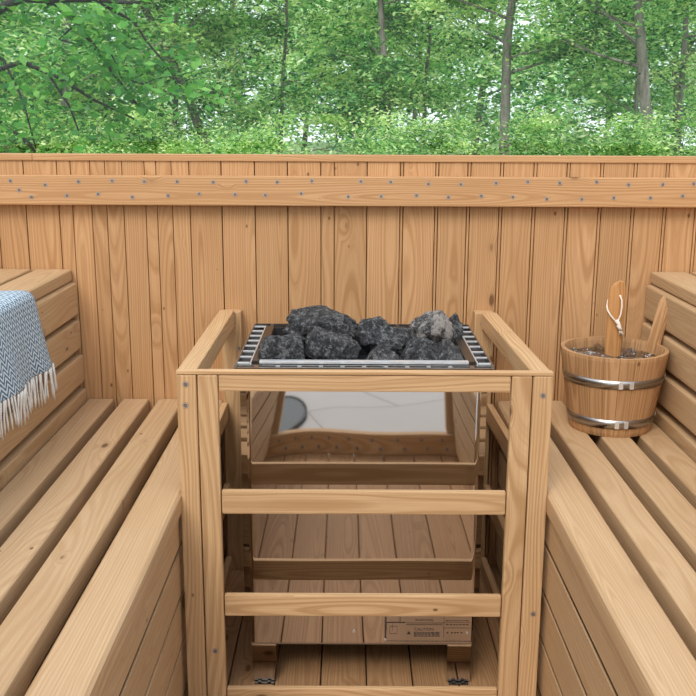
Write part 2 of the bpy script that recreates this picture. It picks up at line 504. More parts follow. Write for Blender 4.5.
# door frame: jambs and threshold beam with screws
for i, (x0, x1) in enumerate(((DX0 - .075, DX0), (DX1, DX1 + .075))):
    plank('trim_%d' % (7 + i), (x0 + .001, YF - .055, 0.079), (x1 - .001, YF - .002, 1.045), 'z', M['bench'], kind='structure')
sill = plank('trim_9', (DX0 - .1, YF - .019, 0.001), (DX1 + .1, YF + .0165, 0.078), 'x', M['guard'], kind='structure')  # paler guard wood brightens this unlit face as if lit
for i in range(9):
    screw_at(sill, (DX0 + 0.01 + i * 0.075, YF + .0165, 0.056), 'y', 0.0052, sign=1)
    screw_at(sill, (DX0 + 0.045 + i * 0.073, YF + .0165, 0.024), 'y', 0.0052, sign=1)
# corner posts and top rails that carry the glass
for i, (x, y) in enumerate(((XL, YB), (XR, YB))):
    s = -1 if x < 0 else 1
    yo = (0.0, 0.045) if y > 1 else (-0.045, 0.0)
    plank('trim_%d' % (10 + i), (min(x, x + s * .045), y + yo[0], 1.030), (max(x, x + s * .045), y + yo[1], 2.09), 'z', M['wall'], kind='structure')
bm = new_bm()
board(bm, (XL - .05, YB, 2.092), (XR + .05, YB + .045, 2.14), 'x')
finish(bm, 'trim_14', M['wall'], None, 'structure')
# panes
def pane(name, lo, hi):
    bm = bmesh.new()
    lo = Vector(lo); hi = Vector(hi); c = (lo + hi) / 2; d = hi - lo
    bmesh.ops.create_cube(bm, size=1, matrix=Matrix.Translation(c) @ Matrix.Diagonal((d.x, d.y, d.z, 1)))
    return finish(bm, name, M['glass'], None, 'structure')
pane('window_1', (XL + .001, YB + .018, 1.030), (XR - .001, YB + .024, 2.091))
# floor boards along the cabin
bm = new_bm()
x = -0.2385 - 0.093 * 10
while x < XR + .02:
    board(bm, (x + .0012, YF - .02, -0.028), (x + .093 - .0012, YB + .03, 0.0), 'y', 0.0025)
    x += 0.093
finish(bm, 'floor', M['floor'], None, 'structure')
bm = new_bm()
board(bm, (XL - .06, YF - .05, -0.075), (XR + .06, YB + .05, -0.03), 'x', 0, 1, tone=0.1)
finish(bm, 'trim_15', M['floor'], None, 'structure')

# ------------------------------------------------------------------ benches
Y0, Y1 = YF + 0.045, YB - 0.002
def bench(side):
    s = -1 if side == 'left' else 1
    def bx(h0, h1): return (min(CX + s * h0, CX + s * h1), max(CX + s * h0, CX + s * h1))
    base = (CX + s * 0.5, 1.3, 0)
    t = thing('lower_bench', 'long slatted pine lower bench on the %s of the heater%s' % (side, ', partly under the hanging fringe' if s < 0 else ', carrying the wooden bucket'), 'bench', base)
    # four seat slats
    for i, (h0, h1) in enumerate(((0.334, 0.4125), (0.434, 0.4965), (0.5195, 0.5835), (0.606, 0.668))):
        x0, x1 = bx(h0, h1)
        bm = new_bm()
        board(bm, (x0 - base[0], Y0 - base[1], 0.396), (x1 - base[0], Y1 - base[1], 0.44), 'y', 0.006 if i else 0.012, 3, tone=random.uniform(.4, .9))
        finish(bm, 'slat', M['bench'], t)
    # bearers under the slats
    for yy in (Y0 + .02, 1.05, 1.62, Y1 - .05):
        x0, x1 = bx(0.366, 0.668)
        plank('bearer', (x0, yy, 0.352), (x1, yy + .035, 0.3955), 'x', M['bench'], t, base=base)
    # horizontal boards that close the front
    for q_, (z0, z1) in enumerate(((0.333, 0.395), (0.234, 0.3195), (0.135, 0.2205), (0.026, 0.1215))):
        x0, x1 = bx(0.342 + .001 * q_, 0.3495 + .001 * q_)
        # rebated board: a thin upper lip leaves an open shadow gap below its neighbour
        l0, l1 = bx(0.342 + .001 * q_, 0.3455 + .001 * q_)
        bm = new_bm(); tn_ = random.uniform(.3, .7); rc_ = (random.uniform(0, 40), random.uniform(-.03, .03), random.uniform(.015, .06))
        board(bm, (x0 - base[0], Y0 - base[1], z0), (x1 - base[0], Y1 - base[1], z1 - .022), 'y', 0.0, 1, tone=tn_, ringc=rc_)
        board(bm, (l0 - base[0], Y0 - base[1], z1 - .022), (l1 - base[0], Y1 - base[1], z1), 'y', 0.0006, 1, tone=tn_, ringc=(rc_[0], rc_[1] + .045, rc_[2]))
        bmesh.ops.remove_doubles(bm, verts=bm.verts, dist=1e-6)
        finish(bm, 'front_board', M['bench'], t)
    for yy in (Y0 + .01, 1.05, 1.62, Y1 - .055):
        x0, x1 = bx(0.3535, 0.39)
        plank('leg', (x0, yy, 0.0), (x1, yy + .045, 0.3515), 'z', M['bench'], t, base=base)
    # upper bench
    base = (CX + s * 0.9, 1.3, 0)
    t = thing('upper_bench', 'pine upper bench tier at the %s edge with stacked horizontal front boards' % side, 'bench', base)
    x0, x1 = bx(0.694, 0.775)
    for i, (h0, h1) in enumerate(((0.690, 0.775), (0.786, 0.86), (0.871, 0.95), (0.961, 1.035), (1.046, 1.115))):
        x0, x1 = bx(h0, h1)
        plank('slat', (x0, Y0, 0.7305), (x1, Y1, 0.76), 'y', M['bench'], t, bev=0.005 if i else .007, seg=3, base=base, tone=random.uniform(.5, .9))
    for k, (z0, z1, h) in enumerate(((0.648, 0.729, 0.680), (0.566, 0.638, 0.677), (0.482, 0.553, 0.674), (0.4, 0.468, 0.671))):
        x0, x1 = bx(h, h + 0.042)
        plank('front_board', (x0, Y0, z0), (x1, Y1, z1), 'y', M['bench'], t, bev=0.009, seg=3, base=base, tone=random.uniform(.2, .7))
    for yy in (Y0 + .01, 1.2, Y1 - .06):
        x0, x1 = bx(0.7225, 0.762)
        plank('leg', (x0, yy, 0.0), (x1, yy + .045, 0.73), 'z', M['bench'], t, base=base)
        x0, x1 = bx(1.07, 1.11)
        plank('leg', (x0, yy, 0.0), (x1, yy + .045, 0.73), 'z', M['bench'], t, base=base)
bench('left'); bench('right')

# ------------------------------------------------------------------ heater guard
GB = (0.03, 1.9, 0)
guard = thing('heater_guard', 'open pine guard frame of posts and rails around the sauna heater', 'guard rail', GB)
gx0, gx1 = -0.305, 0.365
yf = 1.63
yw = YB - 0.001
def gp(name, lo, hi, ax, **kw): return plank(name, lo, hi, ax, M['guard'], guard, bev=kw.pop('bev', 0.003), base=GB, **kw)
# doubled corner posts
P = []
P.append(gp('post', (gx0, yf, 0.0), (gx0 + .0355, yf + .016, 0.6625), 'z', tone=.8))
P.append(gp('post', (gx0 + .0375, yf, 0.0), (gx0 + .0735, yf + .016, 0.6625), 'z', tone=.65))
P.append(gp('post', (gx1 - .0735, yf, 0.0), (gx1 - .0375, yf + .016, 0.6625), 'z', tone=.6))
P.append(gp('post', (gx1 - .0355, yf, 0.0), (gx1, yf + .016, 0.6625), 'z', tone=.75))
# wall posts
P.append(gp('post', (gx0 + .004, yw - .035, 0.0), (gx0 + .05, yw, 0.664), 'z', tone=.5))
P.append(gp('post', (gx1 - .064, yw - .035, 0.0), (gx1 - .018, yw, 0.664), 'z', tone=.5))
# front rails
for z0, z1 in ((0.6315, 0.6625), (0.398, 0.443), (0.192, 0.235), (0.0015, 0.039)):
    gp('front_rail', (gx0 + .075, yf + .0015, z0), (gx1 - .075, yf + .0145, z1), 'x', tone=.7)
# thin top strip closing the front
gp('top_strip', (gx0, yf - .0005, 0.6632), (gx1, yf + .0165, 0.6695), 'x', bev=.0015, tone=.95)
# side rails
for z0, z1 in ((0.628, 0.669), (0.398, 0.441), (0.192, 0.233), (0.0015, 0.039)):
    top = z0 > 0.6
    ys = yf + .017
    ye = yw - .0355
    wr_ = .035 if top else .015
    gp('side_rail', (gx0, ys, z0), (gx0 + wr_, ye, z1), 'y', tone=.85)
    # the right side runs in slightly towards the wall
    mt = Matrix.Translation((gx1 - GB[0], ys - GB[1], 0)) @ Matrix.Rotation(R(1.4), 4, 'Z') @ Matrix.Translation((-(gx1 - GB[0]), -(ys - GB[1]), 0))
    gp('side_rail', (gx1 - wr_, ys, z0), (gx1, ye, z1 - (0.003 if top else 0)), 'y', tone=.9, mat4=mt)
for (x, z) in ((gx0 + .0165, .645), (gx0 + .0150, .606), (gx1 - .017, .627), (gx1 - .014, .2), (gx0 + .055, .12)):
    screw_at(guard, (x, yf, z), 'y', 0.0036, base=GB)
screw_at(guard, (gx0 + .045, yw - .035, .575), 'y', 0.0034, base=GB)
screw_at(guard, (gx1 - .046, yw - .035, .638), 'y', 0.0034, base=GB)

# ------------------------------------------------------------------ heater
HB = (0.03, 1.9, 0)
heater = thing('sauna_heater', 'mirror-polished steel sauna heater with slotted rim inside the wooden guard', 'sauna heater', HB)
hx0, hx1 = -0.190, 0.250
def hp(bm, lo, hi, bev=0.0):
    lo = Vector(lo) - Vector(HB); hi = Vector(hi) - Vector(HB)
    t = bmesh.new(); c = (lo + hi) / 2; d = hi - lo
    bmesh.ops.create_cube(t, size=1, matrix=Matrix.Translation(c) @ Matrix.Diagonal((d.x, d.y, d.z, 1)))
    if bev: bmesh.ops.bevel(t, geom=list(t.edges), offset=bev, segments=2, affect='EDGES')
    me = bpy.data.meshes.new('t'); t.to_mesh(me); t.free(); bm.from_mesh(me); bpy.data.meshes.remove(me)
# polished front panel: bent sheet, faintly bowed, folded back at both sides
bm = bmesh.new()
NX, NZ = 48, 40
zb, zt = 0.091, 0.632
def fy(u, v):                   # u -1..1 across, v 0..1 up
    e_ = abs(u)
    up = max(0.0, (v - 0.45) / 0.55)
    bow = 0.0034 * up * up * (e_ ** 3) + 0.0009 * math.sin(u * 4.0 + 0.6) * up * up
    return 1.720 + bow + 0.0008 * (1 - v) * math.sin(3.0 * u)
grid = [[bm.verts.new((hx0 + (hx1 - hx0) * i / NX - HB[0], fy(2 * i / NX - 1, j / NZ) - HB[1], zb + (zt - zb) * j / NZ)) for i in range(NX + 1)] for j in range(NZ + 1)]
for j in range(NZ):
    for i in range(NX):
        bm.faces.new((grid[j][i], grid[j][i + 1], grid[j + 1][i + 1], grid[j + 1][i]))
for f in bm.faces: f.smooth = True
# returns at the sides and bottom
for i, s in ((0, 1), (NX, -1)):
    col = [grid[j][i] for j in range(NZ + 1)]
    c2 = [bm.verts.new(v.co + Vector((s * 0.0004, 0.015, 0))) for v in col]
    for j in range(NZ): bm.faces.new((col[j], col[j + 1], c2[j + 1], c2[j]))
me = bpy.data.meshes.new('front_panel'); bm.to_mesh(me); bm.free()
link('front_panel', me, M['mirror'], heater, label='mirror-polished bowed steel front panel')
# outer casing: side shells with a chamfered front fold
for s, xe in ((-1, hx0), (1, hx1)):
    bm = bmesh.new()
    pr = [(xe - s * 0.002, 1.737), (xe + s * 0.002, 1.742), (xe + s * 0.016, 1.758), (xe + s * 0.017, 1.80), (xe + s * 0.017, 2.06), (xe - s * 0.05, 2.07)]
    A = [bm.verts.new((x - HB[0], y - HB[1], 0.12)) for x, y in pr]
    B = [bm.verts.new((x - HB[0], y - HB[1], 0.640)) for x, y in pr]
    for i in range(len(pr) - 1): bm.faces.new((A[i], A[i + 1], B[i + 1], B[i]))
    finish(bm, 'side_casing', M['mirror'], heater)
bm = bmesh.new(); hp(bm, (hx0 + .004, 1.7365, 0.105), (hx1 - .004, 2.065, 0.56)); finish(bm, 'inner_body', M['darksteel'], heater)
bm = bmesh.new(); hp(bm, (hx0 + .004, 2.071, 0.10), (hx1 - .004, 2.085, 0.63)); finish(bm, 'back_plate', M['steel'], heater)
# lower lip
bm = bmesh.new(); hp(bm, (hx0, 1.7215, 0.0865), (hx1, 1.735, 0.0905)); finish(bm, 'bottom_lip', M['steel'], heater)
# channel legs
for x0 in (-0.189, 0.2015):
    bm = bmesh.new()
    hp(bm, (x0, 1.7245, 0.004), (x0 + 0.0475, 1.728, 0.0855))
    hp(bm, (x0, 1.7285, 0.0), (x0 + 0.003, 1.77, 0.0855))
    hp(bm, (x0 + .0445, 1.7285, 0.0), (x0 + .0475, 1.77, 0.0855))
    lg = finish(bm, 'leg', M['mirror'], heater)
    bm = bmesh.new()
    hp(bm, (x0 + .004, 1.716, 0.0), (x0 + .0435, 1.727, 0.002))
    for dx in (.014, .033):
        cyl(bm, Vector((x0 + dx, 1.719, .003)) - Vector(HB), Vector((x0 + dx, 1.719, .0055)) - Vector(HB), .0035, n=10)
    ft = finish(bm, 'foot', M['darksteel'], lg)
for x0 in (-0.189, 0.2015):
    bm = bmesh.new(); hp(bm, (x0, 2.02, 0.0), (x0 + 0.0475, 2.06, 0.1045)); finish(bm, 'leg', M['darksteel'], heater)
# top frame: rim with slotted side grilles
fx0, fx1, fy0, fy1, fz = -0.209, 0.269, 1.697, 2.088, 0.664
bm = bmesh.new()
hp(bm, (fx0, fy0 + .002, fz - .022), (fx1, fy0 + .0045, fz - .006))            # front apron
hp(bm, (fx0, fy1 - .004, fz - .022), (fx1, fy1, fz))
hp(bm, (fx0, fy0 + .005, fz - .022), (fx0 + .0025, fy1 - .0045, fz))
hp(bm, (fx1 - .0025, fy0 + .005, fz - .022), (fx1, fy1 - .0045, fz))
finish(bm, 'rim_frame', M['steel'], heater)
# bright front bar and dashed slot strip
bm = bmesh.new(); hp(bm, (fx0 + .044, fy0 + .026, fz - .002), (fx1 - .044, fy0 + .0385, fz + .0035), .001)
finish(bm, 'front_bar', M['bright'], heater, label='bright straight steel bar along the front rim')
bm = bmesh.new()
hp(bm, (fx0, fy0, fz - .006), (fx1, fy0 + .006, fz - .003))
hp(bm, (fx0, fy0 + .018, fz - .006), (fx1, fy0 + .024, fz - .003))
nseg = 12
for i in range(nseg + 1):
    x_ = fx0 + (fx1 - fx0) * i / nseg
    hp(bm, (max(fx0, x_ - .004), fy0 + .0062, fz - .006), (min(fx1, x_ + .004), fy0 + .0178, fz - .003))
finish(bm, 'front_grille', M['steel'], heater)
bm = bmesh.new()
hp(bm, (fx0 + .003, fy0 + .0062, fz - .0085), (fx1 - .003, fy0 + .0178, fz - .0064))
hp(bm, (fx0 + .003, fy0 + .0182, fz - .0085), (fx1 - .003, fy0 + .0258, fz - .0064))
finish(bm, 'front_slot_shade', M['black'], heater)  # black strips put in for the shade inside the front slots
bm = bmesh.new()
hp(bm, (fx0, fy1 - .024, fz - .006), (fx1, fy1 - .019, fz - .002))
for i in range(nseg + 1):
    x_ = fx0 + (fx1 - fx0) * i / nseg
    hp(bm, (max(fx0, x_ - .004), fy1 - .0188, fz - .006), (min(fx1, x_ + .004), fy1 - .0045, fz - .002))
finish(bm, 'rear_grille', M['darksteel'], heater)
for s, xo in ((1, fx0), (-1, fx1)):
    bm = bmesh.new()
    n_ = 7
    for i in range(n_ + 1):
        yy = fy0 + .028 + (fy1 - fy0 - .06) * i / n_
        a_, b_ = xo + s * .003, xo + s * .0265
        hp(bm, (min(a_, b_), yy - .0019, fz - .003), (max(a_, b_), yy + .0019, fz + .001), .0008)
    a_, b_ = xo + s * .0268, xo + s * .029
    hp(bm, (min(a_, b_), fy0 + .025, fz - .02), (max(a_, b_), fy1 - .03, fz + .001))
    finish(bm, 'side_grille', M['bright'], heater, label='row of bright rungs over black slots')
    bm = bmesh.new()
    a_, b_ = xo + s * .003, xo + s * .0265
    hp(bm, (min(a_, b_), fy0 + .025, fz - .016), (max(a_, b_), fy1 - .025, fz - .010))
    finish(bm, 'slot_shade', M['black'], heater)  # raised black strip stands for the darkness below the rungs
    # inclined inner guide plate
    bm = bmesh.new()
    pts = [(xo + s * .030, fz + .001), (xo + s * .046, fz - .001), (xo + s * .058, fz - .06), (xo + s * .030, fz - .06)]
    A = [bm.verts.new((x_ - HB[0], fy0 + .04 - HB[1], z_)) for x_, z_ in pts]
    B = [bm.verts.new((x_ - HB[0], fy1 - .03 - HB[1], z_)) for x_, z_ in pts]
    for i in range(4): bm.faces.new((A[i], A[(i + 1) % 4], B[(i + 1) % 4], B[i]))
    bm.faces.new(A); bm.faces.new(B[::-1])
    finish(bm, 'guide_plate', M['guide'], heater)
bm = bmesh.new()
hp(bm, (hx0 + .03, fy0 + .028, 0.563), (hx1 - .03, fy1 - .03, 0.60))
hp(bm, (fx0 + .045, fy0 + .027, 0.6), (fx1 - .045, fy0 + .036, fz - .003))
hp(bm, (fx0 + .045, fy1 - .037, 0.6), (fx1 - .045, fy1 - .028, fz - .003))
finish(bm, 'stone_pit', M['black'], heater)
# warning label etched on the lower right of the panel
bm = bmesh.new(); hp(bm, (0.074, 1.7165, 0.0935), (0.247, 1.718, 0.150)); 
plate = finish(bm, 'warning_label', M['plate'], heater, label='etched steel warning label with black print')
def text_part(txt, x, z, size, align='CENTER', parent=plate):
    cu = bpy.data.curves.new('lettering', 'FONT'); cu.body = txt; cu.size = size; cu.align_x = align
    cu.extrude = 0.00015
    to = bpy.data.objects.new('t', cu)
    COL.objects.link(to)
    me = bpy.data.meshes.new_from_object(to)
    bpy.data.objects.remove(to)
    me.transform(Matrix.Translation((x - HB[0], 1.7163 - HB[1], z)) @ Matrix.Rotation(R(90), 4, 'X'))
    me.materials.clear()
    return link('lettering', me, M['print'], parent)
text_part('WARNING', .153, .1405, .0075)
text_part('CAUTION', .153, .1200, .0085)
bm = bmesh.new()
def ln(x0, x1, z0, z1): hp(bm, (x0, 1.7160, z0), (x1, 1.7163, z1))
ln(.0755, .0785, .102, .150)
ln(.0785, .116, .1365, .1385)
ln(.1045, .1060, .1385, .150)
for q in (.079, .090): ln(q, q + .0006, .120, .1345)
ln(.085, .1, .1130, .1136); ln(.085, .1, .1290, .1296); ln(.085, .0856, .1130, .129); ln(.0995, .1, .1130, .129)
for zz_ in (.1325, .1362): ln(.118, .190, zz_, zz_ + .0008)
ln(.192, .1926, .104, .149); ln(.190, .245, .1258, .1263); ln(.190, .245, .1372, .1377)
rr = random.Random(4)
for zz_ in (.1155, .1128, .1100, .1072):
    x_ = .133
    while x_ < .184:
        l_ = rr.uniform(.003, .008); ln(x_, min(x_ + l_, .185), zz_, zz_ + .0014); x_ += l_ + .0014
for zz_ in (.1325, .1410):
    x_ = .196
    while x_ < .236:
        l_ = rr.uniform(.002, .006); ln(x_, x_ + l_, zz_, zz_ + .0014); x_ += l_ + .0018
for x_ in (.198, .207, .2135, .2185, .226): ln(x_, x_ + .003, .1145, .1168)
x_ = .08
while x_ < .24:
    l_ = rr.uniform(.002, .007); ln(x_, x_ + l_, .0965, .0978); x_ += l_ + .0015
# warning triangle
tv_ = [bm.verts.new((qx - HB[0], 1.7160 - HB[1], qz)) for qx, qz in ((.119, .112), (.127, .112), (.123, .1185))]
bm.faces.new(tv_)
finish(bm, 'printed_lines', M['print'], plate)
for p_ in ((0.0762, .1008), (.2385, .1155)):
    bm = bmesh.new(); q = Vector(p_[:1] + (1.7165,) + p_[1:]) - Vector(HB)
    cyl(bm, q + Vector((0, .001, 0)), q - Vector((0, .0015, 0)), .0022, n=12); finish(bm, 'rivet', M['bright'], heater)
bm = bmesh.new(); q = Vector((.0147, 1.7195, .1165)) - Vector(HB)
cyl(bm, q + Vector((0, .001, 0)), q - Vector((0, .0015, 0)), .0026, n=12); finish(bm, 'rivet', M['bright'], heater)

heater.location.y -= 0.008

# ------------------------------------------------------------------ stones
def stone(label, c, size, seed, mat, rot=(0, 0, 0), cuts=9):
    rs = random.Random(seed)
    bm = bmesh.new()
    bmesh.ops.create_icosphere(bm, subdivisions=5, radius=1.0)
    planes = []
    for i in range(cuts):
        n_ = Vector((rs.gauss(0, 1), rs.gauss(0, 1), rs.gauss(0, 1))).normalized()
        planes.append((n_, rs.uniform(0.58, 0.86)))
    so = Vector((seed * 3.1, seed * 1.7, seed))
    for v in bm.verts:
        p = v.co.normalized()
        r_ = 1.0
        for n_, d_ in planes:
            dp = p.dot(n_)
            if dp > 0.05: r_ = min(r_, d_ / dp)
        r_ *= 1.0 + 0.13 * noise.noise(p * 1.7 + so) + 0.07 * noise.noise(p * 4.5 + so) + 0.05 * noise.noise(p * 11 + so) + 0.025 * noise.noise(p * 24 + so)
        rg = 1 - abs(noise.noise(p * 6 + so * 2))
        r_ *= 1.0 + 0.11 * (rg - 0.8)
        v.co = p * r_
    mt = Matrix.Rotation(rot[2], 4, 'Z') @ Matrix.Rotation(rot[1], 4, 'Y') @ Matrix.Rotation(rot[0], 4, 'X')
    bmesh.ops.transform(bm, matrix=mt, verts=bm.verts)
    lo = Vector([min(v.co[i] for v in bm.verts) for i in range(3)]); hi = Vector([max(v.co[i] for v in bm.verts) for i in range(3)])
    for v in bm.verts:
        v.co = Vector([((v.co[i] - lo[i]) / (hi[i] - lo[i]) - 0.5) * size[i] for i in range(3)])
    o = finish(bm, 'heater_stone', mat, smooth=True)
    o.location = c
    o.data.polygons.foreach_set('use_smooth', [True] * len(o.data.polygons))
    return tag(o, label, 'stone', 'stones heaped on the heater')
def st_(label, x0, x1, z0, z1, y, dy, seed, mat='stone', **kw):
    return stone(label, ((x0 + x1) / 2, y, (z0 + z1) / 2), (x1 - x0, dy, z1 - z0), seed, M[mat], **kw)
st_('dark rounded heater stone at the front left corner of the heap', -.176, -.080, .618, .703, 1.80, .10, 3)
st_('largest long dark stone lying across the back left of the heap', -.137, .030, .640, .723, 1.945, .13, 5)
st_('broad dark cracked stone at the front, second from the left', -.088, .026, .612, .710, 1.81, .11, 8)
st_('dark humped stone at the middle of the heap, behind the smallest one', .018, .118, .630, .716, 1.90, .10, 12)
st_('smallest dark stone wedged at the front middle against the rim bar', .034, .100, .620, .690, 1.765, .055, 14, 'stone_grey')
st_('dark low stone below and left of the pale veined stone', .096, .180, .612, .698, 1.80, .09, 17)
st_('tall pale-veined jagged stone standing highest on the right', .122, .212, .640, .735, 1.875, .08, 21, 'stone_veined', rot=(0, 0, .4))
st_('dark rough stone behind the pale veined stone, back right', .185, .246, .615, .712, 1.975, .085, 25)
st_('small grey angular stone at the front right corner of the heap', .163, .222, .618, .699, 1.775, .06, 29, 'stone_grey')
st_('flat dark stone at the back middle, mostly hidden by the heap', .045, .165, .605, .676, 1.99, .09, 33)
st_('low dark stone deep in the left rear corner of the pit', -.165, -.09, .605, .655, 1.90, .08, 37)

# ------------------------------------------------------------------ bucket and ladle
BC = Vector((0.588, 2.045, 0.4405))
BH, RB, RT = 0.180, 0.0885, 0.1165
bucket = thing('sauna_bucket', 'round wooden stave bucket with two steel hoops on the right lower bench', 'bucket', BC)
def stave(i, n_, h, wsc=1.0, inner=0.011, top_round=False, r_out=0.0):
    bm = new_bm(); gl_ = bm.verts.layers.float_vector['grain']; tl_ = bm.verts.layers.float['tone']
    a0 = 2 * math.pi * (i + .45 - .5 * wsc) / n_ + 0.004; a1 = 2 * math.pi * (i + .45 + .5 * wsc) / n_ - 0.004
    off = (random.uniform(0, 40), random.uniform(-.02, .02), random.uniform(.01, .04)); tn_ = random.uniform(0, 1)
    rows = []
    K = 24; m_ = 4
    for k in range(K + 1):
        z_ = h * k / K
        r_ = RB + (RT - RB) * z_ / BH + r_out * max(0, (z_ - BH) / .1)
        nar = 1.0
        if top_round and z_ > BH: nar = 0.9 - 0.3 * max(0, (z_ - h + .012) / .012) if z_ > h - .012 else 0.9
        row = []
        am = (a0 + a1) / 2
        for j in range(m_ + 1):
            a_ = am + (a0 + (a1 - a0) * j / m_ - am) * nar
            e_ = 0.0012 if k in (0, K) else 0
            row.append(((r_ - e_) * math.cos(a_), (r_ - e_) * math.sin(a_), z_, (a_ - am) * r_, 0))
        for j in range(m_, -1, -1):
            a_ = am + (a0 + (a1 - a0) * j / m_ - am) * nar
            e_ = 0.0012 if k in (0, K) else 0
            row.append(((r_ - inner + e_) * math.cos(a_), (r_ - inner + e_) * math.sin(a_), z_, (a_ - am) * r_, inner))
        vr = []
        for (x_, y_, zz2, u_, w_) in row:
            v = bm.verts.new((x_, y_, zz2)); v[gl_] = (zz2 + off[0], u_ + off[1], w_ + off[2]); v[tl_] = tn_; vr.append(v)
        rows.append(vr)
    L = len(rows[0])
    for k in range(K):
        for j in range(L):
            bm.faces.new((rows[k][j], rows[k][(j + 1) % L], rows[k + 1][(j + 1) % L], rows[k + 1][j]))
    bm.faces.new(rows[0][::-1]); bm.faces.new(rows[-1])
    return bm
NS = 22
ear_i = 1
for i in range(NS):
    if i == ear_i:
        bm = stave(i, NS, BH + .104, top_round=True, r_out=.013)
        finish(bm, 'handle_stave', M['bucket'], bucket, label='tall stave rising above the rim as a handle')
    else:
        finish(stave(i, NS, BH), 'stave', M['bucket'], bucket)
bm = new_bm(); gl_ = bm.verts.layers.float_vector['grain']
rg_ = lathe(bm, [(0.0005, .008), (RB - .012, .008), (RB - .011, .02), (0.0005, .02)], 40)
for v in bm.verts: v[gl_] = (v.co.x, v.co.y, .02)
finish(bm, 'bucket_bottom', M['bucket'], bucket)
def hoop(z0, z1):
    bm = bmesh.new()
    f_ = lambda z_: RB + (RT - RB) * z_ / BH
    lathe(bm, [(f_(z0) + .0004, z0), (f_(z0) + .0018, z0), (f_(z1) + .0018, z1), (f_(z1) + .0004, z1)], 64)
    o = finish(bm, 'hoop', M['steel'], bucket, smooth=False)
    o.data.polygons.foreach_set('use_smooth', [True] * len(o.data.polygons))
    # overlap clasp towards the front and a bolt on the right
    bm = bmesh.new()
    zm = (z0 + z1) / 2
    for a_ in (R(-96), R(-84)):
        r_ = f_(zm) + .0022
        c_ = Vector((r_ * math.cos(a_), r_ * math.sin(a_), zm))
        q = Matrix.Rotation(a_, 4, 'Z')
        bmesh.ops.create_cube(bm, size=1, matrix=Matrix.Translation(c_) @ q @ Matrix.Diagonal((.0018, .009, (z1 - z0) * .8, 1)))
    finish(bm, 'clasp', M['bright'], o)
    bm = bmesh.new()
    a_ = R(-4)
    d_ = Vector((math.cos(a_), math.sin(a_), 0))
    cyl(bm, d_ * (f_(zm) + .0015) + Vector((0, 0, zm)), d_ * (f_(zm) + .0075) + Vector((0, 0, zm)), .0055, .0042, 12)
    finish(bm, 'bolt', M['bright'], o)
hoop(.112, .131); hoop(.020, .040)
# clear water with chips of ice
bm = bmesh.new()
wr = RB + (RT - RB) * .158 / BH - .0125
lathe(bm, [(0.0005, .022), (RB - .0115, .022), (wr, .158), (0.0005, .158)], 48)
wt = finish(bm, 'water', M['water']); wt.location = BC
tag(wt, 'clear rippled water filling the wooden bucket', 'water', kind='stuff')
rs = random.Random(9)
for i in range(34):
    a_ = rs.uniform(0, 2 * math.pi); d_ = rs.uniform(.02, .095)
    x_, y_ = d_ * math.cos(a_), d_ * math.sin(a_)
    if (x_ - .0) ** 2 + (y_ - .01) ** 2 < .019 ** 2: continue
    bm = bmesh.new()
    bmesh.ops.create_icosphere(bm, subdivisions=1, radius=1.0)
    sx_ = rs.uniform(.007, .011)
    for v in bm.verts:
        v.co = v.co * (1 + .35 * noise.noise(v.co * 2 + Vector((i, i, i)))) * sx_
        v.co.z *= .75
    o = finish(bm, 'ice_chip', M['water']); o.location = BC + Vector((x_, y_, .1600))
    tag(o, 'clear glinting ice chip floating on the water in the bucket', 'ice', 'ice chips floating in the bucket')

# ladle: flat handle with rounded slanted top, bowl under water, cord loop
LC = BC + Vector((0.001, 0.012, 0.0))
ladle = thing('wooden_ladle', 'orange-brown wooden ladle standing in the bucket with a knotted cord', 'ladle', LC)
bm = new_bm(); gl_ = bm.verts.layers.float_vector['grain']; tl_ = bm.verts.layers.float['tone']
prof = [(.060, .0150, 0.0), (.150, .0175, 0.0), (.20, .0188, 0), (.26, .0192, 0.0), (.298, .0186, .0008), (.312, .0168, .002), (.320, .0130, .004), (.3245, .008, .006), (.3265, .003, .0065)]
rows = []
for (z_, hw, dx) in prof:
    row = []
    for k in range(20):
        a_ = 2 * math.pi * k / 20
        ca, sa = math.cos(a_), math.sin(a_)
        xx = hw * (abs(ca) ** .7) * (1 if ca > 0 else -1) + dx
        yy = .0058 * (abs(sa) ** .7) * (1 if sa > 0 else -1) * (1 if z_ < .31 else .75)
        v = bm.verts.new((xx, yy, z_)); v[gl_] = (z_, xx + .012, yy + .02); v[tl_] = .5; row.append(v)
    rows.append(row)
for a_, b_ in zip(rows[:-1], rows[1:]):
    for k in range(20): bm.faces.new((a_[k], a_[(k + 1) % 20], b_[(k + 1) % 20], b_[k]))
bm.faces.new(rows[0][::-1]); bm.faces.new(rows[-1])
hd = finish(bm, 'ladle_handle', M['ladle'], ladle, smooth=True)
bm = new_bm(); gl_ = bm.verts.layers.float_vector['grain']
lathe(bm, [(0.0005, .024), (.02, .026), (.030, .038), (.032, .058), (.029, .058), (.027, .040), (.018, .031), (0.0005, .030)], 32, c=(0, 0.0, 0))
for v in bm.verts: v[gl_] = (v.co.z, v.co.x, v.co.y + .02)
finish(bm, 'ladle_bowl', M['ladle'], ladle, smooth=True)
bm = bmesh.new()
loop = [(.006, -.0065, .294), (.0095, -.009, .285), (.0100, -.011, .270), (.0085, -.012, .255), (.0045, -.0125, .243), (.001, -.0125, .2365)]
tube(bm, loop, .0018, 8)
loop = [(.001, -.0125, .2365), (-.006, -.0125, .243), (-.014, -.012, .252), (-.0195, -.008, .262), (-.0200, -.001, .268), (-.0165, .0075, .282), (-.004, .0082, .293), (.004, .0066, .294)]
tube(bm, loop, .0018, 8)
cyl(bm, (.006, -.0072, .294), (.006, .0072, .294), .0024, n=10)
